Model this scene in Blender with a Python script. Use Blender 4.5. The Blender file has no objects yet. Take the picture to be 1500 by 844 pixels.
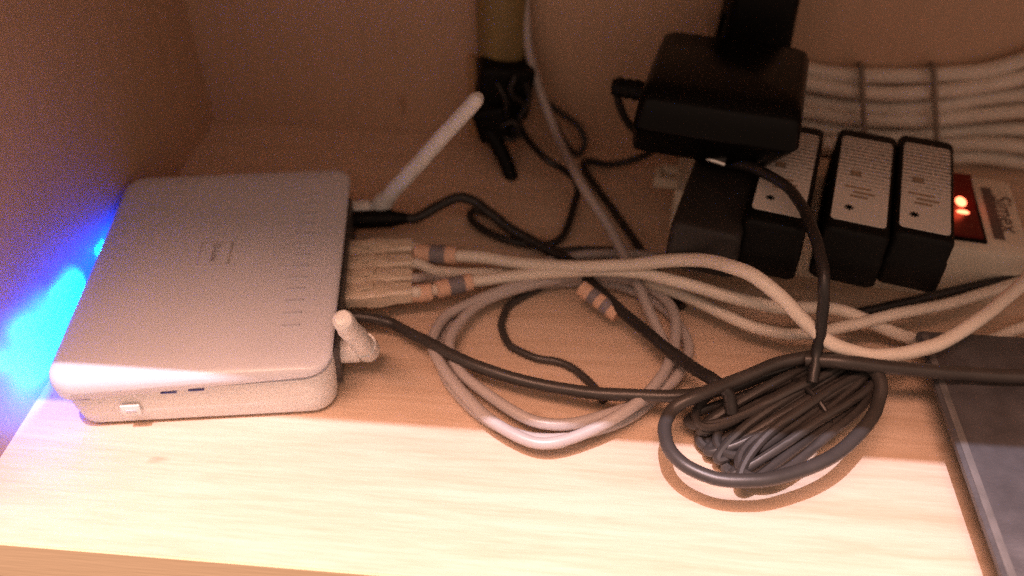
import bpy, bmesh, math, random
from mathutils import Vector, Matrix
random.seed(7)
scene = bpy.context.scene
C = scene.collection

# ------------------------------------------------------------------ camera
RT = Vector((0.99624244, 0.0865158, 0.00400261))
UP = Vector((-0.06103075, 0.66848629, 0.74121612))
FW = Vector((-0.06145122, 0.73867523, -0.67125453))
CAM = Vector((0.2373, -0.1764, 0.3165))
FPX = 1300.0
cd = bpy.data.cameras.new('camera')
cam = bpy.data.objects.new('camera', cd); C.objects.link(cam)
cam.matrix_world = Matrix(((RT.x, UP.x, -FW.x, CAM.x), (RT.y, UP.y, -FW.y, CAM.y),
                           (RT.z, UP.z, -FW.z, CAM.z), (0, 0, 0, 1)))
cd.sensor_fit = 'HORIZONTAL'; cd.sensor_width = 36.0; cd.lens = 36.0 * FPX / 1500.0
cd.clip_start = 0.01; cd.clip_end = 50
cd.dof.use_dof = True; cd.dof.focus_distance = 0.375; cd.dof.aperture_fstop = 4.2
scene.camera = cam

# ------------------------------------------------------------------ room light, lamp, exposure
w = bpy.data.worlds.new('World'); scene.world = w; w.use_nodes = True
bg = w.node_tree.nodes['Background']
# a warm lamp-lit room: the ceiling brighter than the walls below it
wn = w.node_tree; tcw = wn.nodes.new('ShaderNodeTexCoord'); sxw = wn.nodes.new('ShaderNodeSeparateXYZ')
rpw = wn.nodes.new('ShaderNodeValToRGB')
rpw.color_ramp.elements[0].position = 0.30; rpw.color_ramp.elements[0].color = (.36, .23, .165, 1)
rpw.color_ramp.elements[1].position = 0.95; rpw.color_ramp.elements[1].color = (1.0, .67, .51, 1)
wn.links.new(tcw.outputs['Generated'], sxw.inputs[0]); wn.links.new(sxw.outputs['Z'], rpw.inputs[0]); wn.links.new(rpw.outputs[0], bg.inputs[0])
bg.inputs[1].default_value = 1.18
ld = bpy.data.lights.new('ceiling_bulb', 'POINT'); ld.energy = 200; ld.color = (0.94, 0.85, 1.0)
ld.shadow_soft_size = 0.009
lamp = bpy.data.objects.new('ceiling_bulb', ld); C.objects.link(lamp); lamp.location = (0.02, -0.38, 2.0)
# added unseen warm disc light: soft gradient behind the shadow edge
sd_ = bpy.data.lights.new('added_warm_fill', 'AREA'); sd_.shape = 'DISK'; sd_.size = 1.3; sd_.energy = 106; sd_.color = (1.0, 0.49, 0.33)
sdo = bpy.data.objects.new('added_warm_fill', sd_); C.objects.link(sdo); sdo.location = (-0.12, -0.38, 2.05)
vs = scene.view_settings
vs.view_transform = 'Standard'; vs.look = 'None'; vs.gamma = 1.0; vs.exposure = 0.0; vs.use_curve_mapping = False
scene.cycles.use_denoising = False
scene.cycles.sample_clamp_indirect = 3.0
scene.cycles.max_bounces = 12; scene.cycles.diffuse_bounces = 8

# ------------------------------------------------------------------ pixel -> place
def ray(px, py):
    return FW + RT * ((px - 750) / FPX) + UP * ((422 - py) / FPX)
def U(px, py, z):                      # where the line of sight meets height z
    d = ray(px, py); return CAM + d * ((z - CAM.z) / d.z)
def Vy(px, py, y):                     # where it meets depth y
    d = ray(px, py); return CAM + d * ((y - CAM.y) / d.y)
def path(pts):
    o = []
    for p in pts:
        if isinstance(p, Vector): o.append(p)
        elif len(p) == 4: o.append(Vy(p[0], p[1], p[3]))
        else: o.append(U(*p))
    return o

# ------------------------------------------------------------------ materials
def mat(name, col, rough=0.5, col2=None, scale=60, bump=0.0, bscale=400, metal=0, emit=None, es=0, coat=0, trans=0, stretch=(1, 1, 1), spec=0.5):
    m = bpy.data.materials.new(name); m.use_nodes = True
    nt = m.node_tree; b = nt.nodes['Principled BSDF']
    b.inputs['Roughness'].default_value = rough; b.inputs['Metallic'].default_value = metal
    b.inputs['Coat Weight'].default_value = coat; b.inputs['Transmission Weight'].default_value = trans
    b.inputs['Specular IOR Level'].default_value = spec
    tc = nt.nodes.new('ShaderNodeTexCoord'); mp = nt.nodes.new('ShaderNodeMapping')
    mp.inputs['Scale'].default_value = stretch
    nt.links.new(tc.outputs['Object'], mp.inputs[0])
    n = nt.nodes.new('ShaderNodeTexNoise'); n.inputs['Scale'].default_value = scale; n.inputs['Detail'].default_value = 5
    nt.links.new(mp.outputs[0], n.inputs['Vector'])
    r = nt.nodes.new('ShaderNodeValToRGB')
    r.color_ramp.elements[0].position = .3; r.color_ramp.elements[1].position = .7
    c2 = col2 or tuple(c * .82 for c in col)
    r.color_ramp.elements[0].color = (*c2, 1); r.color_ramp.elements[1].color = (*col, 1)
    nt.links.new(n.outputs[0], r.inputs[0]); nt.links.new(r.outputs[0], b.inputs['Base Color'])
    mr = nt.nodes.new('ShaderNodeMapRange'); mr.inputs[3].default_value = max(0, rough - .08); mr.inputs[4].default_value = min(1, rough + .1)
    nt.links.new(n.outputs[0], mr.inputs[0]); nt.links.new(mr.outputs[0], b.inputs['Roughness'])
    if bump:
        n2 = nt.nodes.new('ShaderNodeTexNoise'); n2.inputs['Scale'].default_value = bscale; n2.inputs['Detail'].default_value = 3
        nt.links.new(mp.outputs[0], n2.inputs['Vector'])
        bp = nt.nodes.new('ShaderNodeBump'); bp.inputs['Strength'].default_value = bump; bp.inputs['Distance'].default_value = .0006
        nt.links.new(n2.outputs[0], bp.inputs['Height']); nt.links.new(bp.outputs[0], b.inputs['Normal'])
    if emit:
        b.inputs['Emission Color'].default_value = (*emit, 1); b.inputs['Emission Strength'].default_value = es
    return m

def wood(name, dark, light, grain_axis):
    m = bpy.data.materials.new(name); m.use_nodes = True
    nt = m.node_tree; b = nt.nodes['Principled BSDF']; b.inputs['Roughness'].default_value = .42
    tc = nt.nodes.new('ShaderNodeTexCoord'); mp = nt.nodes.new('ShaderNodeMapping')
    s = [100, 100, 100]; s[grain_axis] = 6.5; mp.inputs['Scale'].default_value = s
    nt.links.new(tc.outputs['Object'], mp.inputs[0])
    n1 = nt.nodes.new('ShaderNodeTexNoise'); n1.inputs['Scale'].default_value = 4.5; n1.inputs['Detail'].default_value = 8; n1.inputs['Roughness'].default_value = .7
    n2 = nt.nodes.new('ShaderNodeTexNoise'); n2.inputs['Scale'].default_value = .8; n2.inputs['Detail'].default_value = 3; n2.inputs['Distortion'].default_value = .8
    nt.links.new(mp.outputs[0], n1.inputs['Vector']); nt.links.new(mp.outputs[0], n2.inputs['Vector'])
    mx = nt.nodes.new('ShaderNodeMath'); mx.operation = 'MULTIPLY_ADD'; mx.inputs[1].default_value = .55
    nt.links.new(n1.outputs[0], mx.inputs[0])
    m2 = nt.nodes.new('ShaderNodeMath'); m2.operation = 'MULTIPLY'; m2.inputs[1].default_value = .45
    nt.links.new(n2.outputs[0], m2.inputs[0]); nt.links.new(m2.outputs[0], mx.inputs[2])
    r = nt.nodes.new('ShaderNodeValToRGB'); e = r.color_ramp.elements
    e[0].position = .36; e[0].color = (*dark, 1); e[1].position = .6; e[1].color = (*light, 1)
    nt.links.new(mx.outputs[0], r.inputs[0])
    # sparse small pore marks
    v = nt.nodes.new('ShaderNodeTexNoise'); v.inputs['Scale'].default_value = 1.1; v.inputs['Detail'].default_value = 1
    mp2 = nt.nodes.new('ShaderNodeMapping'); s2 = [70, 70, 70]; s2[grain_axis] = 34; mp2.inputs['Scale'].default_value = s2
    nt.links.new(tc.outputs['Object'], mp2.inputs[0]); nt.links.new(mp2.outputs[0], v.inputs['Vector'])
    rr = nt.nodes.new('ShaderNodeValToRGB'); rr.color_ramp.elements[0].position = .2; rr.color_ramp.elements[1].position = .27
    rr.color_ramp.elements[0].color = (.78, .74, .70, 1)
    nt.links.new(v.outputs[0], rr.inputs[0])
    mm = nt.nodes.new('ShaderNodeMix'); mm.data_type = 'RGBA'; mm.blend_type = 'MULTIPLY'; mm.inputs[0].default_value = 1
    nt.links.new(r.outputs[0], mm.inputs[6]); nt.links.new(rr.outputs[0], mm.inputs[7])
    nt.links.new(mm.outputs[2], b.inputs['Base Color'])
    bp = nt.nodes.new('ShaderNodeBump'); bp.inputs['Strength'].default_value = .25; bp.inputs['Distance'].default_value = .0004
    nt.links.new(n1.outputs[0], bp.inputs['Height']); nt.links.new(bp.outputs[0], b.inputs['Normal'])
    return m

M = {}
M['shelf'] = wood('pale_wood_veneer', (.55, .405, .295), (.68, .53, .42), 0)
M['panel'] = wood('panel_veneer', (.53, .375, .265), (.58, .41, .295), 2)
M['band'] = mat('edge_banding', (.74, .57, .36), .5, (.66, .49, .29), 30, .2, stretch=(.1, 1, 1))
M['white'] = mat('router_white_plastic', (.76, .77, .77), .38, (.72, .73, .73), 40, .12, 1400)
M['cover'] = mat('router_cover_plastic', (.68, .70, .78), .34, (.64, .66, .74), 30, .10, 1600)
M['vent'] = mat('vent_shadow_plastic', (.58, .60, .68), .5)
M['badge'] = mat('badge_grey', (.52, .49, .50), .35)
M['print'] = mat('grey_print', (.22, .20, .22), .5)
M['port'] = mat('port_panel', (.07, .065, .065), .5)
M['slit'] = mat('indicator_slit_blue', (.10, .12, .36), .3)
M['plug'] = mat('clear_cream_plug', (.74, .64, .52), .28, (.62, .52, .41), 120)
M['wcable'] = mat('white_cable', (.80, .74, .66), .42, (.70, .64, .56), 45, .1, 300)
M['gcable'] = mat('grey_cable', (.46, .42, .41), .35, (.40, .36, .35), 45, .1, 300)
M['hank'] = mat('ivory_cable', (.76, .72, .65), .45, (.62, .58, .51), 50, .15, 300)
M['black'] = mat('black_plastic', (.004, .004, .0035), .5, (.003, .003, .003), 80, .25, 900, spec=.16)
M['gloss'] = mat('black_gloss_plastic', (.004, .004, .0035), .25, (.003, .003, .003), 60, .06, 300, spec=.12)
M['bcable'] = mat('black_cable', (.022, .020, .020), .4, (.014, .013, .013), 60, .12, 300)
M['dcable'] = mat('charcoal_cable', (.050, .045, .043), .38, (.036, .033, .031), 60, .12, 300)
M['device'] = mat('dusty_black_case', (.085, .084, .092), .40, (.050, .050, .055), 70, .25, 700)
M['trim'] = mat('grey_trim_highlight', (.16, .155, .16), .3, (.10, .10, .10), 90)  # silvery lid edge, with its highlight put into the colour
M['strip'] = mat('ivory_strip_plastic', (.74, .68, .58), .45, (.66, .60, .50), 40, .1)
M['tag'] = mat('pinkish_paper_tag', (.74, .50, .38), .7, (.66, .44, .32), 150, .2)
M['olive'] = mat('olive_sleeve', (.30, .225, .09), .45, (.20, .15, .07), 25, .3, 200, stretch=(2, 2, .4))
M['lwood'] = mat('raw_batten', (.52, .34, .18), .6, (.42, .27, .14), 60, stretch=(1, 1, .1))
M['tie'] = mat('grey_wire_tie', (.26, .22, .18), .5)
M['led'] = mat('blue_led', (.02, .1, .5), .3, emit=(0.0, .32, 1.0), es=40)
M['lens'] = mat('dark_red_lens', (.03, .002, .002), .22, emit=(1, .02, .005), es=.02, spec=.3)
M['charcoal'] = mat('charcoal_plastic', (.030, .027, .025), .5, (.024, .021, .02), 60, .2, 700, spec=.25)
M['metal'] = mat('plug_pin_metal', (.80, .78, .75), .25, metal=1)
M['glow_bar'] = mat('added_blue_glow', (.02, .1, .5), .3, emit=(0.0, .028, 1.0), es=48)  # emission of the added bar that spreads the blue spill
M['neon'] = mat('red_neon_glow', (.5, .05, .02), .3, emit=(1.0, .16, .07), es=7)

# adapter rating label: pale paper with rows of fine print
def label_mat():
    m = bpy.data.materials.new('rating_label_print'); m.use_nodes = True
    nt = m.node_tree; b = nt.nodes['Principled BSDF']; b.inputs['Roughness'].default_value = .5
    tc = nt.nodes.new('ShaderNodeTexCoord'); mp = nt.nodes.new('ShaderNodeMapping'); mp.inputs['Scale'].default_value = (1, 1, 1)
    nt.links.new(tc.outputs['Object'], mp.inputs[0])
    wv = nt.nodes.new('ShaderNodeTexWave'); wv.bands_direction = 'Y'; wv.inputs['Scale'].default_value = 95; wv.inputs['Distortion'].default_value = 0
    nt.links.new(mp.outputs[0], wv.inputs['Vector'])
    mp2 = nt.nodes.new('ShaderNodeMapping'); mp2.inputs['Scale'].default_value = (900, 260, 1)
    nt.links.new(tc.outputs['Object'], mp2.inputs[0])
    n = nt.nodes.new('ShaderNodeTexNoise'); n.inputs['Scale'].default_value = 1; n.inputs['Detail'].default_value = 1
    nt.links.new(mp2.outputs[0], n.inputs['Vector'])
    mu = nt.nodes.new('ShaderNodeMath'); mu.operation = 'MULTIPLY'
    nt.links.new(wv.outputs['Fac'], mu.inputs[0]); nt.links.new(n.outputs[0], mu.inputs[1])
    # print fades out towards the lower end of the label
    sp = nt.nodes.new('ShaderNodeSeparateXYZ'); nt.links.new(tc.outputs['Object'], sp.inputs[0])
    mr = nt.nodes.new('ShaderNodeMapRange'); mr.inputs[1].default_value = -.030; mr.inputs[2].default_value = .022
    nt.links.new(sp.outputs['Y'], mr.inputs[0])
    mu2 = nt.nodes.new('ShaderNodeMath'); mu2.operation = 'MULTIPLY'
    nt.links.new(mu.outputs[0], mu2.inputs[0]); nt.links.new(mr.outputs[0], mu2.inputs[1])
    r = nt.nodes.new('ShaderNodeValToRGB'); e = r.color_ramp.elements
    e[0].position = .12; e[0].color = (.72, .69, .65, 1); e[1].position = .42; e[1].color = (.14, .13, .12, 1)
    nt.links.new(mu2.outputs[0], r.inputs[0]); nt.links.new(r.outputs[0], b.inputs['Base Color'])
    return m
M['label'] = label_mat()
M['mark'] = mat('label_mark', (.12, .10, .09), .6)
M['mark2'] = mat('label_mark_tan', (.36, .27, .19), .6)

# ------------------------------------------------------------------ object helpers
def link(name, bm, m, parent=None, smooth=True, angle=40):
    me = bpy.data.meshes.new(name)
    bmesh.ops.recalc_face_normals(bm, faces=bm.faces)
    bm.to_mesh(me); bm.free()
    if smooth:
        for p in me.polygons: p.use_smooth = True
        try: me.set_sharp_from_angle(angle=math.radians(angle))
        except Exception: pass
    me.materials.append(M[m] if isinstance(m, str) else m)
    o = bpy.data.objects.new(name, me); C.objects.link(o); o.parent = parent
    return o
def tag(o, label, cat, group=None):
    o['label'] = label; o['category'] = cat
    if group: o['group'] = group
    return o
def thing(name, label, cat, loc=(0, 0, 0), rz=0, group=None):
    o = bpy.data.objects.new(name, None); C.objects.link(o); o.empty_display_size = .01
    o.location = loc; o.rotation_euler = (0, 0, rz)
    return tag(o, label, cat, group)
def structure(name, bm, m, smooth=False, parent=None):
    o = link(name, bm, m, parent, smooth)
    if not parent: o['kind'] = 'structure'
    return o
def box(x0, x1, y0, y1, z0, z1, bev=0, seg=3, bm=None):
    t = bmesh.new()
    bmesh.ops.create_cube(t, size=1)
    for v in t.verts:
        v.co = Vector(((x0 + x1) / 2 + v.co.x * (x1 - x0), (y0 + y1) / 2 + v.co.y * (y1 - y0), (z0 + z1) / 2 + v.co.z * (z1 - z0)))
    if bev: bmesh.ops.bevel(t, geom=t.edges[:], offset=bev, segments=seg, profile=.5, affect='EDGES')
    if bm is None: return t
    me = bpy.data.meshes.new('tmp'); t.to_mesh(me); t.free(); bm.from_mesh(me); bpy.data.meshes.remove(me)
    return bm
def xform(bm, mtx):
    bmesh.ops.transform(bm, matrix=mtx, verts=bm.verts); return bm
def spline(P, n=8):
    Q = [P[0] * 2 - P[1]] + list(P) + [P[-1] * 2 - P[-2]]
    out = []
    for i in range(1, len(Q) - 2):
        a, b, c, d = Q[i - 1:i + 3]
        for k in range(n):
            t = k / n
            out.append(.5 * ((2 * b) + (c - a) * t + (2 * a - 5 * b + 4 * c - d) * t * t + (3 * b - a - 3 * c + d) * t ** 3))
    out.append(P[-1].copy()); return out
def tube(P, r, sides=12, n=8, bm=None, smooth_path=True, caps=True):
    """r: number or function of 0..1 along the path"""
    bm = bm or bmesh.new()
    S = spline(P, n) if smooth_path else list(P)
    if n >= 6 and len(S) > 40:           # a cord is never quite even
        q = random.uniform(0, 6)
        for i, p in enumerate(S[2:-2]):
            k = .00025 * min(1, i / 10)
            p.x += k * (math.sin(i * .31 + q) + .6 * math.sin(i * .83 + 2 * q)); p.y += k * (math.cos(i * .27 + q) + .6 * math.sin(i * .71 + q))
    rf = r if callable(r) else (lambda t: r)
    T0 = (S[1] - S[0]).normalized()
    N = T0.cross(Vector((0, 0, 1)))
    if N.length < 1e-3: N = T0.cross(Vector((0, 1, 0)))
    N.normalize(); rings = []
    for i, p in enumerate(S):
        T = (S[min(i + 1, len(S) - 1)] - S[max(i - 1, 0)])
        if T.length < 1e-9: T = T0
        T.normalize()
        N = (N - T * N.dot(T)); N.normalize(); B = T.cross(N)
        rr = rf(i / (len(S) - 1))
        rings.append([bm.verts.new(p + (N * math.cos(a) + B * math.sin(a)) * rr) for a in [2 * math.pi * k / sides for k in range(sides)]])
    for a, b in zip(rings, rings[1:]):
        for k in range(sides): bm.faces.new((a[k], a[(k + 1) % sides], b[(k + 1) % sides], b[k]))
    if caps: bm.faces.new(rings[0][::-1]); bm.faces.new(rings[-1])
    return bm
def rring(u0, u1, v0, v1, r, z, n=6):
    P = []
    for cx, cy, a0 in ((u1 - r, v1 - r, 0), (u0 + r, v1 - r, 90), (u0 + r, v0 + r, 180), (u1 - r, v0 + r, 270)):
        for k in range(n + 1):
            a = math.radians(a0 + 90 * k / n); P.append(Vector((cx + r * math.cos(a), cy + r * math.sin(a), z)))
    return P
def loft(rings, bm=None):
    bm = bm or bmesh.new(); R = [[bm.verts.new(p) for p in r] for r in rings]; n = len(R[0])
    for a, b in zip(R, R[1:]):
        for k in range(n): bm.faces.new((a[k], a[(k + 1) % n], b[(k + 1) % n], b[k]))
    bm.faces.new(R[0][::-1]); bm.faces.new(R[-1]); return bm
def text_mesh(name, body, size, m, parent, loc, rot, extrude=.0001):
    cu = bpy.data.curves.new(name, 'FONT'); cu.body = body; cu.size = size; cu.extrude = extrude
    cu.align_x = 'CENTER'; cu.align_y = 'CENTER'
    t = bpy.data.objects.new(name + '_tmp', cu); C.objects.link(t)
    bpy.context.view_layer.update()
    me = bpy.data.meshes.new_from_object(t.evaluated_get(bpy.context.evaluated_depsgraph_get()))
    bpy.data.objects.remove(t); bpy.data.curves.remove(cu)
    me.materials.clear(); me.materials.append(M[m])
    o = bpy.data.objects.new(name, me); C.objects.link(o); o.parent = parent
    o.location = loc; o.rotation_euler = rot
    return o

# ------------------------------------------------------------------ the cabinet
DEP, WX, RX, TOPZ = 0.3216, -0.005, 0.86, 0.33
sh = structure('shelf', box(WX, RX, 0.0012, DEP, -.025, 0), 'shelf')
structure('edge_band', box(WX, RX, 0.0, .0011, -.0252, .0002, .0001, 1), 'band', parent=sh)
structure('side_wall_left', box(WX - .018, WX, 0, DEP + .01, -.30, TOPZ + .02), 'panel')
structure('side_wall_right', box(RX, RX + .018, 0, DEP + .01, -.30, TOPZ + .02), 'panel')
structure('back_wall', box(WX, RX, DEP, DEP + .01, -.30, TOPZ), 'panel')
structure('upper_shelf', box(WX, RX, 0.0, DEP, TOPZ, TOPZ + .018), 'panel')

# ------------------------------------------------------------------ router
RA = .1603
rt = thing('router', 'white two-antenna wireless router with blue lights facing the cabinet side', 'router', (.0215, .0564, 0), RA)
L, W, H = .1183, .1505, .036
RM = Matrix.Translation((.0215, .0564, 0)) @ Matrix.Rotation(RA, 4, 'Z'); RI = RM.inverted()
def lz(u):   # height of the groove between base and cover: low at the front lip, high at the rear
    t = max(0, min(1, u / L)); return .0235 + .0085 * t ** 2.2
# base
rg = []
for z, i, r in ((.0015, .0045, .010), (.003, .0030, .011), (.012, .0016, .012), (.022, .0010, .012), (.0262, .0010, .012)):
    R_ = rring(-.0025 + i, L - .001 - i * .4, .0010 + i, W - .0010 - i, r, z)
    if z > .02:
        for p in R_: p.z = min(z, lz(p.x) - .0006) if z > .025 else min(z, lz(p.x) - .002)
    rg.append(R_)
base = link('body', loft(rg), 'white', rt)
bm = bmesh.new()
for u, v in ((.018, .015), (.018, W - .015), (L - .014, .015), (L - .014, W - .015)):
    f = link('rubber_foot', loft([rring(u - .005, u + .005, v - .005, v + .005, .0045, 0), rring(u - .005, u + .005, v - .005, v + .005, .0045, .003)]), 'black', rt)
bm.free()
# cover: thick front lip, thin at the rear, softly crowned
rg = []
def crown(p):
    t = (p.x / L - .5) * 2; s = (p.y / W - .5) * 2
    return .0010 * (1 - t * t) * (1 - .3 * s * s)
for k, i, mode in ((0, .0022, 'lo'), (0, .0006, 'lo2'), (1, 0, .38), (1, .0002, .6), (1, .0008, .80), (1, .0020, .93), (1, .0042, 1.0), (1, .012, 1.0), (1, .026, 1.0), (1, .045, 1.0)):
    R_ = rring(i - .003, L - i, i - .0015, W - i, max(.011 - i, .0005 + max(0, .008 - i * .15)), 0)
    for p in R_:
        lo = lz(p.x)
        if mode == 'lo': p.z = lo
        elif mode == 'lo2': p.z = lo + .0006
        else: p.z = lo + .0006 + (H - lo - .0006) * mode + (crown(p) if mode > .95 else 0)
    rg.append(R_)
cover = link('top_cover', loft(rg), 'cover', rt, angle=60)
def ctop(u, v): return H + crown(Vector((u, v, 0)))
# vent slots
for k in range(13):
    v = .026 + k * .0082
    o = link('vent_slot', box(-.0042, .0042, -.0009, .0009, -.0008, .00025, .0002, 1), 'vent', cover)
    o.location = (L - .0195, v, ctop(L - .0195, v))
# badge with lettering
bq = RI @ U(316, 374, H)
bz = ctop(bq.x, bq.y)
bd = link('badge', loft([rring(-.0078, .0078, -.0088, .0088, .0012, bz - .0006), rring(-.0078, .0078, -.0088, .0088, .0012, bz + .0002), rring(-.0075, .0075, -.0085, .0085, .0010, bz + .0004)]), 'badge', cover)
bd.location = (bq.x, bq.y, 0)
bi = link('badge_face', loft([rring(-.0070, .0070, -.0080, .0080, .0008, bz + .0003), rring(-.0070, .0070, -.0080, .0080, .0008, bz + .00055)]), 'cover', cover); bi.location = (bq.x, bq.y, 0)
text_mesh('lettering', 'D-Link', .0050, 'print', cover, (bq.x, bq.y, bz + .00062), (0, 0, -math.pi / 2))
# near side: round-cornered button and indicator slits in the groove
for px, py in ((196, 591),):
    d = RI @ Vy(px, py, .066)
    b_ = link('button', box(-.0042, .0042, -.0008, .0006, -.0034, .0034, .0005, 2), 'white', rt); b_.location = (.0285, .0012, .0135)
    link('button_mark', box(.0263, .0307, .0001, .0006, .0128, .0142, .0001, 1), 'vent', b_.parent)
for u in (.010, .0470, .0590):
    o = link('indicator_slit', box(-.0034, .0034, -.0003, .0006, -.00035, .00035, .0001, 1), 'slit', rt); o.location = (u, .0011, lz(u) - .0012)
# rear panel, antenna sockets, antennas
link('port_panel', box(L - .004, L + .0006, .018, W - .018, .005, .0285, .0008, 2), 'port', rt)
def antenna(v, tip_px, length, rad):
    s = link('antenna_socket', tube([Vector((L - .004, v, .0165)), Vector((L + .009, v, .0165))], .0058, 18, 2, smooth_path=True), 'white', rt)
    hp = Vector((L + .0125, v, .0165)); hw = RM @ hp
    hd = bmesh.new(); bmesh.ops.create_uvsphere(hd, u_segments=18, v_segments=10, radius=.0060); xform(hd, Matrix.Translation(hp))
    link('hinge', hd, 'white', rt)
    d = ray(*tip_px).normalized(); oc = CAM - hw            # tip on its line of sight, one antenna length from the hinge
    b_ = oc.dot(d); c_ = oc.length_squared - length ** 2; disc = max(0, b_ * b_ - c_)
    t = -b_ - math.sqrt(disc)
    tip = RI @ (CAM + d * t)
    def rf(s_): return rad * (1 - .16 * s_) * (1 if .03 < s_ < .97 else (.55 + .45 * math.sqrt(max(0, min(s_, 1 - s_) / .03))))
    dr = (tip - hp).normalized(); link('collar', tube([hp + dr * .003, hp + dr * .006, hp + dr * .010], rad * 1.13, 18, 3), 'white', rt)
    link('antenna_rod', tube([hp, hp.lerp(tip, .33), hp.lerp(tip, .66), tip], rf, 18, 16), 'white', rt)
antenna(.136, (703, 140), .105, .0046)
antenna((RI @ U(538, 512, .0165)).y, (500, 468), .058, .0052)
# LEDs on the front face, each lighting the cabinet side
link('added_glow_bar', box(-.0046, -.0008, .022, .124, .0155, .0205, .0003, 1), 'glow_bar', rt)  # glowing bar added under the lip to carry blue light up the wall
for v, e, hot in ((.026, .75, 0), (.047, 1.0, 1), (.074, 1.0, 1), (.108, .8, .7)):
    o = link('led', box(-.0012, .0008, -.0014, .0014, -.0011, .0011, .0004, 1), 'led', rt); o.location = (-.0042, v, .0180)
    for en, gr, ang, bl in ((.42 * e, .11, 128, .30), (.10 * hot, .42, 62, .9)):
        if not en: continue
        sl = bpy.data.lights.new('led_light', 'SPOT'); sl.energy = en; sl.color = (0.0, gr, 1.0)
        sl.spot_size = math.radians(ang); sl.spot_blend = bl; sl.shadow_soft_size = .0012
        so = bpy.data.objects.new('led_light', sl); C.objects.link(so); so.parent = o
        so.location = (-.0024, 0, 0); so.rotation_euler = (0, math.radians(94), 0)

# ------------------------------------------------------------------ network leads in the router
def plug_lead(pl_px, cable_pts, label, cmat, r, tags=(), name='network_cable', grp='network leads plugged into the router', end=None):
    t = thing(name, label, 'cable', (0, 0, 0), 0, grp)
    q = RI @ U(*pl_px, .017); v = q.y
    def ring(u, hw, hh, zc): return [RM @ p for p in (Vector((u, v + a * hw, zc + b * hh)) for a, b in
            ((1, -.7), (1, .7), (.7, 1), (-.7, 1), (-1, .7), (-1, -.7), (-.7, -1), (.7, -1)))]
    u0 = L - .001
    link('plug', loft([ring(u0, .0058, .0042, .017), ring(u0 + .013, .0058, .0042, .017), ring(u0 + .0132, .0056, .0040, .017)]), 'plug', t)
    link('boot', loft([ring(u0 + .012, .0061, .0050, .017), ring(u0 + .019, .0060, .0050, .017), ring(u0 + .026, .0045, .0043, .017), ring(u0 + .034, r * 1.35, r * 1.35, .017)]), 'plug', t)
    link('latch_tab', box(-.006, .006, -.0022, .0022, -.0004, .0004, .0002, 1), 'plug', t).matrix_world = RM @ Matrix.Translation((u0 + .0095, v, .0222)) @ Matrix.Rotation(-.16, 4, 'Y')
    st = RM @ Vector((u0 + .031, v, .017)); st2 = RM @ Vector((u0 + .037, v, .017))
    P = [st, st2] + path(cable_pts)
    link('cord', tube(P, r), cmat, t)
    for a, b, txt in tags:
        A, B = U(*a), U(*b)
        tg = link('paper_tag', tube([A, A.lerp(B, .5), B], r * 1.45, 14, 4), 'tag', t)
        if txt:
            d = (B - A).normalized(); mid = A.lerp(B, .55)
            e = link('tag_print', tube([mid - d * .004, mid, mid + d * .004], r * 1.5, 14, 3), 'print', t)
    return t
ZP = .017
plug_lead((509, 369), [(640, 373, .017), (700, 376, .017), (770, 387, .017), (850, 391, .022), (930, 387, .031), (1000, 381, .044), (1060, 387, .055), (1110, 408, .058),
     (1160, 452, .050), (1205, 494, .040), (1245, 514, .034), (1290, 522, .031), (1340, 514, .031), (1390, 496, .032), (1440, 465, .034), (1480, 430, .036), (1530, 385, .036)],
     'white network lead arching highest over the other cables, black mark on its orange tag', 'wcable', .0033, [((608, 371, .017), (668, 374, .017), 1)])
plug_lead((509, 433), [(610, 430, .015), (650, 423, .014), (700, 411, .014), (790, 401, .015), (870, 397, .021), (940, 400, .026), (1000, 415, .030), (1080, 438, .030), (1150, 451, .028), (1210, 451, .025),
     (1262, 466, .021), (1310, 487, .012), (1370, 503, .006), (1430, 504, .005), (1480, 486, .005), (1530, 466, .005)],
     'white network lead with two dark bands on its orange tag, running under the arching lead', 'wcable', .0031, [((603, 431, .015), (632, 428, .015), 0), ((640, 425, .0145), (690, 413, .014), 1)])
plug_lead((509, 391), [(640, 398, .012), (700, 400, .008), (790, 402, .007), (880, 405, .008), (940, 412, .012), (1000, 433, .015), (1080, 470, .016), (1133, 486, .017), (1181, 490, .020), (1225, 482, .022),
     (1302, 462, .022), (1403, 442, .020), (1484, 416, .020), (1530, 400, .020)],
     'greyish white network lead sagging below the two white leads beside the black cord hank', 'wcable', .0029)
plug_lead((509, 412), [(640, 408, .009), (720, 402, .0035), (800, 383, .0035), (880, 372, .0035), (960, 376, .0035), (1030, 395, .0035)],
     'grey network lead lying flat on the shelf behind the white leads', 'gcable', .0027)

# grey lead that comes down the back panel and ends in a loose coil on the shelf
t = thing('coiled_cable', 'light grey cable hanging down the back panel and coiled loosely on the shelf', 'cable')
P = path([(766, -60, 0, .312), (769, 0, 0, .310), (775, 70, 0, .305), (792, 135, 0, .296), (816, 200, 0, .280), (850, 265, .030), (896, 340, .022), (932, 412, .016), (962, 480, .010),
          (985, 530, .006), (975, 565, .004), (930, 607, .004), (850, 636, .004), (770, 641, .004), (700, 605, .004), (655, 555, .004), (645, 505, .004), (680, 455, .004), (745, 425, .004), (830, 413, .0045), (910, 420, .005), (975, 455, .004), (1008, 505, .004),
          (990, 555, .009), (930, 592, .010), (850, 618, .010), (785, 618, .010), (720, 583, .010), (672, 540, .010), (660, 495, .010), (700, 447, .010), (770, 420, .010), (850, 405, .010), (930, 413, .011), (985, 452, .010), (985, 515, .011),
          (945, 580, .016), (860, 634, .012), (785, 648, .0105), (715, 612, .0105), (662, 556, .0105), (633, 505, .0105), (650, 466, .0105), (700, 440, .011), (780, 412, .0105), (850, 400, .004), (900, 385, .0035)])
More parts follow.
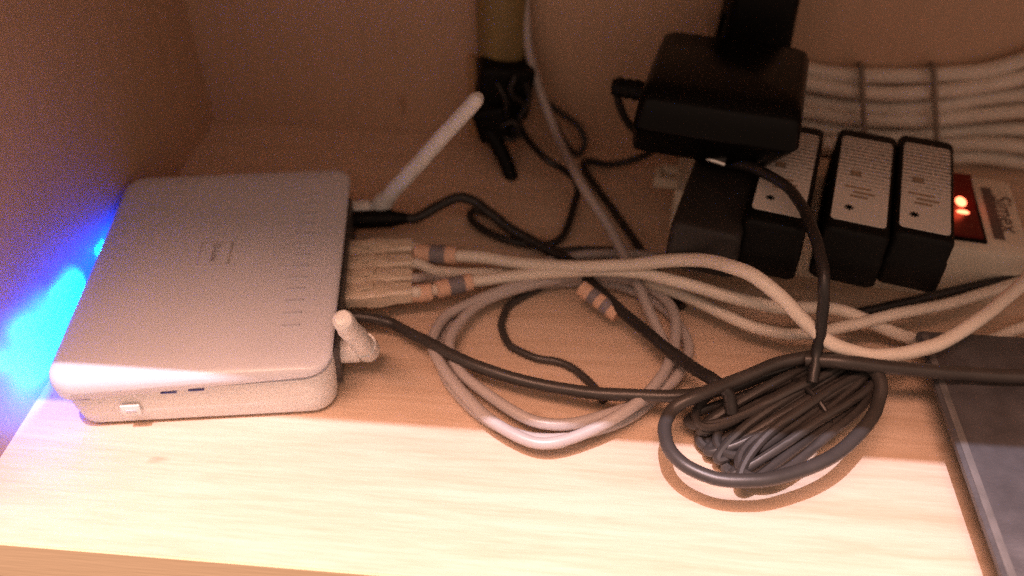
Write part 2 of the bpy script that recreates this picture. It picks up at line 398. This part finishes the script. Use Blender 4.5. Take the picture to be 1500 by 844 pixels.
link('cord', tube(P, .0027, 12, 7), 'gcable', t)
A, B = U(852, 422, .0155), U(905, 462, .0115)
link('paper_tag', tube([A, A.lerp(B, .5), B], .0040, 14, 4), 'tag', t)
for s in (.35, .7):
    c_ = A.lerp(B, s); d = (B - A).normalized()
    link('tag_print', tube([c_ - d * .0022, c_, c_ + d * .0022], .0042, 14, 2), 'print', t)

# ------------------------------------------------------------------ black leads
def cord(name, label, pts, r, m='bcable', n=8):
    return tag(link(name, tube(path(pts), r, 12, n), m), label, 'cable')
t = thing('power_lead', 'black power lead plugged into the router beside the far antenna', 'cable')
q = RI @ U(508, 323, .016)
a0 = RM @ Vector((L - .003, q.y, .016)); a1 = RM @ Vector((L + .022, q.y, .016)); a2 = RM @ Vector((L + .030, q.y - .0005, .016))
link('plug', tube([a0, a0.lerp(a1, .5), a1], .0052, 16, 4), 'black', t)
link('strain_relief', tube([a1 - (a1 - a0) * .05, a1.lerp(a2, .6), a2], lambda s: .0046 - .0018 * s, 14, 4), 'black', t)
link('cord', tube([a1.lerp(a2, .8)] + path([(612, 319, .015), (640, 303, .018), (668, 290, .020), (690, 293, .019), (715, 311, .015), (750, 336, .010), (795, 362, .0075), (838, 386, .008),
     (890, 437, .0135), (945, 486, .0165), (1000, 528, .019), (1045, 557, .0255), (1068, 580, .022), (1072, 605, .016)]), .0030), 'bcable', t)

cord('thin_cord', 'thin black cord dropping from the dark plug tangle and doubling back in a narrow eye', [(752, 160, 0, .300), (770, 200, 0, .288), (800, 232, .030), (832, 254, .020), (846, 275, .010), (838, 312, .006), (818, 352, .004), (775, 358, .004), (722, 344, .004),
     (692, 325, .004), (694, 308, .005), (722, 318, .004), (760, 345, .0025), (805, 366, .0022), (855, 366, .0022), (915, 368, .0022)], .0022)
cord('thin_cord', 'thin dark cord curling in an S inside the grey coil', [(815, 408, .0022), (780, 428, .0022), (745, 449, .0022), (735, 476, .0022), (748, 506, .0022), (782, 524, .0022), (828, 533, .0022), (858, 555, .0022), (885, 588, .0022)], .0020, 'dcable')
cord('loop_cord', 'small loop of black cord beside the hanging grey cable', [(800, 150, 0, .312), (822, 166, 0, .308), (845, 182, 0, .303), (856, 205, 0, .297), (848, 226, .006), (832, 214, 0, .300), (815, 186, 0, .305), (806, 168, 0, .309)], .0020)
cord('thick_cord', 'black cord running off over the top of the black case', [(1180, 527, .030), (1235, 530, .033), (1300, 538, .031), (1370, 545, .028), (1440, 549, .0255), (1540, 553, .0245)], .0033, 'dcable')
cord('thin_cord', 'thin black cord slanting out from under the adapters past the power strip', [(1250, 460, .008), (1300, 449, .010), (1350, 438, .012), (1420, 421, .016), (1480, 409, .020), (1540, 398, .022)], .0026)

# charcoal cord from the router that ends in a wide ring round the tied hank
t = thing('ring_cord', 'thick charcoal cord from the router ending in a wide raised ring', 'cable')
P = [RM @ Vector((L - .002, (RI @ U(505, 462, .014)).y, .014))] + path([(545, 467, .013), (580, 477, .011), (630, 503, .013), (700, 538, .014), (800, 565, .013), (900, 578, .016), (1000, 580, .019), (1070, 567, .017), (1130, 546, .018), (1200, 528, .024),
     (1255, 528, .028), (1288, 555, .028), (1284, 600, .024), (1240, 652, .025), (1180, 688, .025), (1110, 704, .025), (1040, 698, .024), (992, 672, .024), (973, 637, .023), (983, 602, .023), (1020, 581, .0265), (1080, 556, .026), (1140, 532, .028), (1200, 520, .030)])
link('cord', tube(P, .0029, 14), 'dcable', t)

# tied hank of black cord
t = thing('cord_hank', 'tied hank of thin black cord lying inside the charcoal ring', 'cable hank')
A, B = U(1050, 660, .010), U(1262, 545, .018)
ax = (B - A); ln = ax.length; ax.normalize(); sd = Vector((-ax.y, ax.x, 0)).normalized(); up = Vector((0, 0, 1))
P = []
NT = 13
for k in range(NT * 16 + 1):
    a = 2 * math.pi * k / 16; turn = k / 16
    j = turn / NT - .5
    s = math.cos(a); c_ = math.sin(a)
    hl = ln / 2 * (1.0 + .05 * math.sin(turn * 2.7))
    wd = .0105 * (1 + .5 * max(0, -s)) * (.6 + .4 * math.cos(turn * 3.9))
    off = j * .026 * (1.15 - .35 * s)
    zz = .0075 + .0085 * (.5 + .5 * math.sin(turn * 1.9 + a * .5)) * (1 - .3 * abs(s)) + .006 * abs(j)
    e = math.copysign(abs(s) ** .8, s)
    P.append(A.lerp(B, .5) + ax * (hl * e) + sd * (c_ * wd + off) + up * (zz - .014) + up * .006 * (.5 + .5 * s))
for p in P: p.z = max(p.z, .0026)
link('cord', tube(P, .0021, 9, 4), 'dcable', t)
for f, rr in ((.60, .0150),):
    c_ = A.lerp(B, f); c_.z = .0125
    ring_ = [c_ + sd * (.0165 * math.cos(a)) + up * (.0098 * math.sin(a)) for a in [2 * math.pi * k / 20 for k in range(21)]]
    for p in ring_: p.z = max(p.z, .0014)
    link('wire_tie', tube(ring_, .0012, 8, 2), 'bcable', t)

# ------------------------------------------------------------------ power strip
SY = math.radians(-8)
so = U(1440, 308, .036); so.z = 0
ps = thing('power_strip', 'ivory power strip with glowing red rocker switch, loaded with black adapters', 'power strip', so, SY)
x0, x1, hw = -.153, .0195, .0345
link('body', loft([rring(x0 + .002, x1 - .002, -hw + .002, hw - .002, .005, 0), rring(x0, x1, -hw, hw, .006, .003), rring(x0, x1, -hw, hw, .006, .031), rring(x0 + .001, x1 - .001, -hw + .001, hw - .001, .005, .034), rring(x0 + .003, x1 - .003, -hw + .003, hw - .003, .004, .0352)]), 'strip', ps)
sw = link('switch_bezel', loft([rring(-.0225, -.0018, -.0285, .0285, .001, .034), rring(-.0225, -.0018, -.0285, .0285, .001, .0358), rring(-.0217, -.0026, -.0277, .0277, .001, .0360)]), 'black', ps)
bm = bmesh.new()
V = [bm.verts.new(p) for p in ((-.0205, -.026, .0355), (-.0038, -.026, .0355), (-.0038, .026, .0355), (-.0205, .026, .0355),
     (-.0205, -.0255, .0372), (-.0038, -.0255, .0372), (-.0205, -.002, .0367), (-.0038, -.002, .0367), (-.0205, .0255, .0405), (-.0038, .0255, .0405))]
for f in ((0, 3, 2, 1), (0, 1, 5, 4), (4, 5, 7, 6), (6, 7, 9, 8), (2, 3, 8, 9), (0, 4, 6, 8, 3), (1, 2, 9, 7, 5)): bm.faces.new([V[i] for i in f])
rk = link('rocker', bm, 'lens', ps, smooth=False)
for x, y, a, b, z in ((-.0110, .0036, .0029, .0044, .0372), (-.0110, -.0056, .0032, .0014, .0369)):
    bm = bmesh.new(); bmesh.ops.create_uvsphere(bm, u_segments=16, v_segments=8, radius=1); xform(bm, Matrix.Translation((x, y, z)) @ Matrix.Diagonal((a, b, .0011, 1)))
    link('neon_lamp', bm, 'neon', ps)
rl = bpy.data.lights.new('neon_light', 'POINT'); rl.energy = .004; rl.color = (1, .08, .03); rl.shadow_soft_size = .003
ro = bpy.data.objects.new('neon_light', rl); C.objects.link(ro); ro.parent = rk; ro.location = (-.0105, .002, .0425)
link('label_band', loft([rring(.0022, .0075, -.023, .023, .0005, .0350), rring(.0022, .0075, -.023, .023, .0005, .0354)]), 'mark', ps)
text_mesh('lettering', 'Simex', .0135, 'mark', ps, (.0112, .0, .0354), (0, 0, -math.pi / 2))
# mounting ear at the far end, with a hole
link('end_block', loft([rring(x0 - .006, x0 + .003, -.012, .030, .002, .004), rring(x0 - .006, x0 + .003, -.012, .030, .002, .0285), rring(x0 - .005, x0 + .003, -.011, .029, .002, .030)]), 'strip', ps)
for y0_, y1_ in ((.006, .011), (.018, .024)):
    link('mounting_prong', box(x0 - .016, x0 - .005, y0_, y1_, .018, .024, .0012, 2), 'strip', ps)
link('prong_bridge', box(x0 - .0185, x0 - .0145, .006, .020, .0175, .0245, .0014, 2), 'strip', ps)
link('cord', tube([Vector((x1 - .002, .004, .018)), Vector((x1 + .02, .004, .018)), Vector((x1 + .06, .012, .012)), Vector((x1 + .10, .03, .005))], .0042, 12), 'hank', ps)

# ------------------------------------------------------------------ adapters
def adapter(label, back_left, width, length, z0, z1, yaw, lab=True, mark=0):
    t = thing('power_adapter', label, 'adapter', back_left, yaw, 'black adapters in the power strip' if lab else None)
    # local: x along width, y towards the back; body hangs forward of the origin
    t.location.z = z0
    h = z1 - z0; r = .0035
    b = link('body', loft([rring(.001, width - .001, -length + .001, -.001, r, 0), rring(0, width, -length, 0, r, .0015), rring(0, width, -length, 0, r, h * .52), rring(.0005, width - .0005, -length + .0005, -.0005, r, h * .55),
              rring(.0005, width - .0005, -length + .0005, -.0005, r, h - .003), rring(.0013, width - .0013, -length + .0013, -.0013, r, h - .001), rring(.003, width - .003, -length + .003, -.003, r, h)]), 'black' if lab else 'charcoal', t)
    link('pin_block', box(width * .15, width * .85, -length * .62, -length * .25, -.0012, .001, .0004, 1), 'black', t)
    if lab:
        l = link('rating_label', loft([rring(-width / 2 + .0030, width / 2 - .0030, -.037, .037, .0022, 0), rring(-width / 2 + .0030, width / 2 - .0030, -.037, .037, .0022, .00025)]), 'label', t)
        l.location = (width / 2, -.0475, h + .00001)
        zt = .00035
        k = link('label_frame', box(-.0062, -.0012, .0015, .0062, zt - .0002, zt, 0), 'mark', l); k.parent = l
        k2 = link('label_frame_fill', box(-.0057, -.0017, .0020, .0057, zt, zt + .0001, 0), 'mark2', l)
        bmk = bmesh.new()
        for q in range(8):
            a = q * math.pi / 4
            bx = box(-.0022, .0022, -.00035, .00035, zt - .0002, zt + .00005); xform(bx, Matrix.Translation((-.0048, -.026, 0)) @ Matrix.Rotation(a + .2, 4, 'Z'))
            me = bpy.data.meshes.new('t'); bx.to_mesh(me); bx.free(); bmk.from_mesh(me); bpy.data.meshes.remove(me)
        link('label_star', bmk, 'mark', l, smooth=False)
        for yy, xx, ww in ((-.0085, -.002, .006), (-.0125, .001, .005), (-.016, -.001, .004)):
            link('label_mark', box(xx - ww, xx + ww, yy - .0009, yy + .0009, zt - .0002, zt - .00005), 'mark2', l)
    return t
AY = math.radians(-15)
zb, zt_ = .0354, .066
adapter('black adapter with pale rating label, right beside the red switch', U(1317, 192, zt_), .0282, .090, zb, zt_, AY)
adapter('black adapter with pale rating label, between two like it', U(1229, 183, zt_), .0306, .092, zb, zt_, AY)
adapter('black adapter with rating label half covered by the large glossy adapter', U(1128, 172, zt_), .0298, .094, zb, zt_, AY)
b4 = U(1020, 222, .061)
adapter('plain charcoal adapter without label, at the power strip end away from the red switch', b4, .034, .064, zb, .061, AY, lab=False)

# large adapter lying on top
bl = U(970, 36, .104)
t = thing('large_adapter', 'large glossy black adapter lying across the smaller adapters', 'adapter', (bl.x, bl.y, .0665), math.radians(-12))
wd, lnn, h = .079, .074, .0375
link('body', loft([rring(.002, wd - .016, -lnn + .010, -.002, .004, 0), rring(0, wd - .013, -lnn + .006, 0, .005, .002), rring(0, wd - .002, -lnn, 0, .005, .017), rring(.0008, wd - .0008, -lnn + .0008, -.0008, .005, .0175), rring(.0008, wd - .0008, -lnn + .0008, -.0008, .005, .0185),
      rring(0, wd, -lnn, 0, .005, .019), rring(.0012, wd - .0012, -lnn + .003, -.0012, .005, .031), rring(.003, wd - .003, -lnn + .008, -.003, .005, .0355), rring(.006, wd - .006, -lnn + .014, -.006, .005, h)]), 'gloss', t)
link('strain_relief', tube([Vector((.003, -.042, .020)), Vector((-.008, -.041, .020)), Vector((-.0165, -.0405, .0195))], lambda s: .0052 - .0008 * s, 14, 4), 'black', t)
for k in range(3):
    xx = -.0035 - k * .0042
    link('relief_rib', tube([Vector((xx, -.0413, .020)), Vector((xx - .0016, -.0412, .020))], .0056 - k * .0003, 14, 2), 'black', t)
for pa, pb in (((1060, 226, .072), (1120, 251, .070)), ((1036, 232, .070), (1062, 241, .069))):
    A, B = U(*pa), U(*pb); TMi = (Matrix.Translation(t.location) @ Matrix.Rotation(math.radians(-12), 4, 'Z')).inverted()
    link('plug_pin', tube([TMi @ A, TMi @ A.lerp(B, .5), TMi @ B], .0016, 10, 3), 'metal', t)
TM = Matrix.Translation(t.location) @ Matrix.Rotation(math.radians(-12), 4, 'Z'); TI = TM.inverted()
Pw = [TM @ Vector((-.014, -.0405, .0195))] + path([(908, 118, .080), (905, 142, .070), (916, 175, .055), (938, 198, .040), (962, 214, .028), (935, 232, .014), (895, 241, .006), (862, 236, .0035), (856, 246, .003), (878, 280, .0025), (905, 318, .0025), (945, 375, .0025), (1000, 450, .0025)])
link('cord', tube([TI @ p for p in Pw], .0023, 12), 'bcable', t)

# second lead from the small adapter, falling to the hank
cord('adapter_lead', 'black lead falling from between the adapters down to the cord hank', [(1062, 238, .066), (1095, 243, .072), (1128, 258, .074), (1158, 280, .074), (1182, 315, .073), (1198, 362, .071), (1207, 410, .066), (1205, 460, .052), (1197, 510, .036), (1190, 560, .026)], .0026)

# upright black plug pack against the back panel
p0 = Vy(1112, 0, .306)
t = thing('upright_adapter', 'black plug pack standing upright against the back panel behind the large adapter', 'adapter', (p0.x, .304, 0), math.radians(2))
link('body', loft([rring(-.0225, .0225, -.014, .014, .004, 0), rring(-.0215, .0215, -.0150, .0150, .005, .004), rring(-.0200, .0205, -.0150, .0150, .005, .070), rring(-.0180, .0195, -.0145, .0150, .006, .100), rring(-.0165, .0190, -.0140, .0145, .006, .128), rring(-.0130, .0160, -.011, .011, .006, .132)]), 'black', t)
link('seam', loft([rring(-.0213, .0216, -.0020, -.0006, .0005, .004), rring(-.0203, .0207, -.0020, -.0006, .0005, .098)]), 'gloss', t)

# ------------------------------------------------------------------ ivory cable hank along the back panel
t = thing('ivory_cable_hank', 'hank of thick ivory mains cable tied twice, standing along the back panel', 'cable hank')
rows = [((1150, 92), (1190, 103), (1240, 111), (1300, 113), (1370, 111), (1440, 104), (1500, 86), (1560, 60)),
        ((1150, 118), (1190, 126), (1240, 133), (1300, 136), (1370, 132), (1440, 124), (1500, 112), (1560, 100)),
        ((1150, 138), (1190, 147), (1240, 154), (1300, 158), (1370, 156), (1440, 146), (1500, 140), (1560, 132)),
        ((1150, 158), (1190, 166), (1240, 174), (1300, 178), (1370, 176), (1440, 166), (1500, 160), (1560, 160)),
        ((1150, 178), (1190, 186), (1240, 194), (1300, 198), (1370, 194), (1440, 190), (1500, 190), (1560, 196)),
        ((1200, 206), (1260, 214), (1320, 216), (1370, 214), (1440, 212), (1500, 216), (1560, 224)),
        ((1200, 215), (1260, 226), (1320, 232), (1370, 230), (1440, 228), (1500, 236), (1560, 246))]
for i, rw in enumerate(rows):
    yy = .3145 - .004 * (i % 2) - (.004 if i > 4 else 0)
    P = [Vy(px, py + 2.2 * math.sin(px * .013 + i * 2.3), yy + .0015 * math.sin(px * .02 + i)) for px, py in rw]
    for p in P: p.z = max(p.z, .0046)
    link('cord', tube(P, .0046, 12, 6), 'hank', t)
for px in (1263, 1368):
    a, b = Vy(px - 2, 106, .309), Vy(px + 2, 226, .301)
    b.z = max(b.z, .004)
    f = (a - b)
    rr = [b + Vector((0, -.0035, -.001)), b.lerp(a, .33) + Vector((0, -.0050, 0)), b.lerp(a, .66) + Vector((0, -.0042, 0)), a + Vector((0, -.002, .001)), a + Vector((0, .0035, .003)), a + Vector((0, .008, .001))]
    link('wire_tie', tube(rr, .0017, 8, 4), 'tie', t)

# ------------------------------------------------------------------ olive sleeve, batten and dark plug tangle on the back panel
q0, q1 = Vy(697, 0, .31), Vy(772, 0, .31)
zb_ = Vy(735, 96, .31).z
cx_ = (q0.x + q1.x) / 2; rw_ = (q1.x - q0.x) / 2
rg = []
for z, s in ((zb_, .55), (zb_ + .002, .82), (zb_ + .006, .96), (zb_ + .012, 1.0), (zb_ + .06, 1.0), (zb_ + .20, 1.0)):
    rg.append([Vector((cx_ + rw_ * s * math.cos(a), .3095 + .0105 * s * math.sin(a), z)) for a in [2 * math.pi * k / 28 for k in range(28)]])
tag(link('hanging_sleeve', loft(rg), 'olive'), 'olive brown flat sleeve hanging down the back panel above the dark plugs', 'sleeve')
b0 = Vy(694, 120, .318)
tag(link('batten', box(b0.x - .0035, b0.x + .0020, .3165, .3214, 0, .056, .0005, 1), 'lwood'), 'short pale wood batten fixed upright on the back panel behind the antenna tip', 'batten')
t = thing('plug_tangle', 'black plug and bunched black cord hanging under the olive sleeve', 'plug')
pc = Vy(742, 140, .303)
def blob(name, pts, rf, m='black'):
    return link(name, tube(pts, rf, 14, 6), m, t)
bm = box(-.0165, .0165, -.011, .011, -.018, .018, .004, 3); xform(bm, Matrix.Translation(Vy(738, 128, .301)) @ Matrix.Rotation(.12, 4, 'Y') @ Matrix.Rotation(.2, 4, 'Z')); link('plug_body', bm, 'black', t)
bm = box(-.0105, .0105, -.009, .009, -.012, .012, .0035, 3); xform(bm, Matrix.Translation(Vy(722, 176, .292)) @ Matrix.Rotation(-.25, 4, 'Y')); link('plug_body', bm, 'black', t)
blob('plug_tail', path([(715, 190, 0, .288), (730, 215, 0, .284), (744, 245, 0, .278), (752, 274, 0, .270)]), lambda s: .0055 - .0012 * s if s < .96 else .0035)
for k, (pts, r) in enumerate((
    ([(708, 110, 0, .296), (712, 150, 0, .290), (704, 180, 0, .288), (716, 205, 0, .284), (728, 190, 0, .286)], .0019),
    ([(770, 120, 0, .292), (775, 145, 0, .290), (760, 175, 0, .288), (752, 195, 0, .287), (765, 200, 0, .288)], .0019),
    ([(735, 185, 0, .284), (750, 178, 0, .284), (760, 190, 0, .284), (752, 205, 0, .284), (738, 200, 0, .284)], .0017),
    ([(728, 120, 0, .288), (742, 150, 0, .287), (735, 175, 0, .287), (745, 165, 0, .287)], .0019),
    ([(755, 110, 0, .288), (748, 135, 0, .286), (765, 150, 0, .288), (772, 165, 0, .292)], .0018))):
    link('cord', tube(path(pts), r, 9, 6), 'bcable', t)

# ------------------------------------------------------------------ black case on the right
t = thing('black_case', 'flat dusty black device case with highlighted grey edge at the shelf front', 'device', (.4035, .004, 0))
dw, dd, dh = .25, .134, .020
link('body', loft([rring(.019, dw - .016, .005, dd - .012, .002, .0015), rring(.017, dw - .014, .004, dd - .010, .002, .003), rring(.015, dw - .013, .003, dd - .009, .002, .0165), rring(.014, dw - .012, .003, dd - .008, .002, .0174)]), 'device', t)
link('lid', loft([rring(.0, dw, 0, dd, .003, .0170), rring(.0, dw, 0, dd, .003, .0192), rring(.0012, dw - .0012, .0012, dd - .0012, .003, .0200)]), 'device', t)
link('edge_trim_highlight', box(.0016, .0048, .003, dd - .003, .0197, .0204, .0003, 2), 'trim', t)  # lighter strip stands in for the highlight along the silvery lid edge
for x, y in ((.026, .012), (.026, dd - .018), (dw - .012, .012), (dw - .012, dd - .012)):
    link('rubber_foot', loft([rring(x - .005, x + .005, y - .005, y + .005, .0045, 0), rring(x - .005, x + .005, y - .005, y + .005, .0045, .002)]), 'black', t)
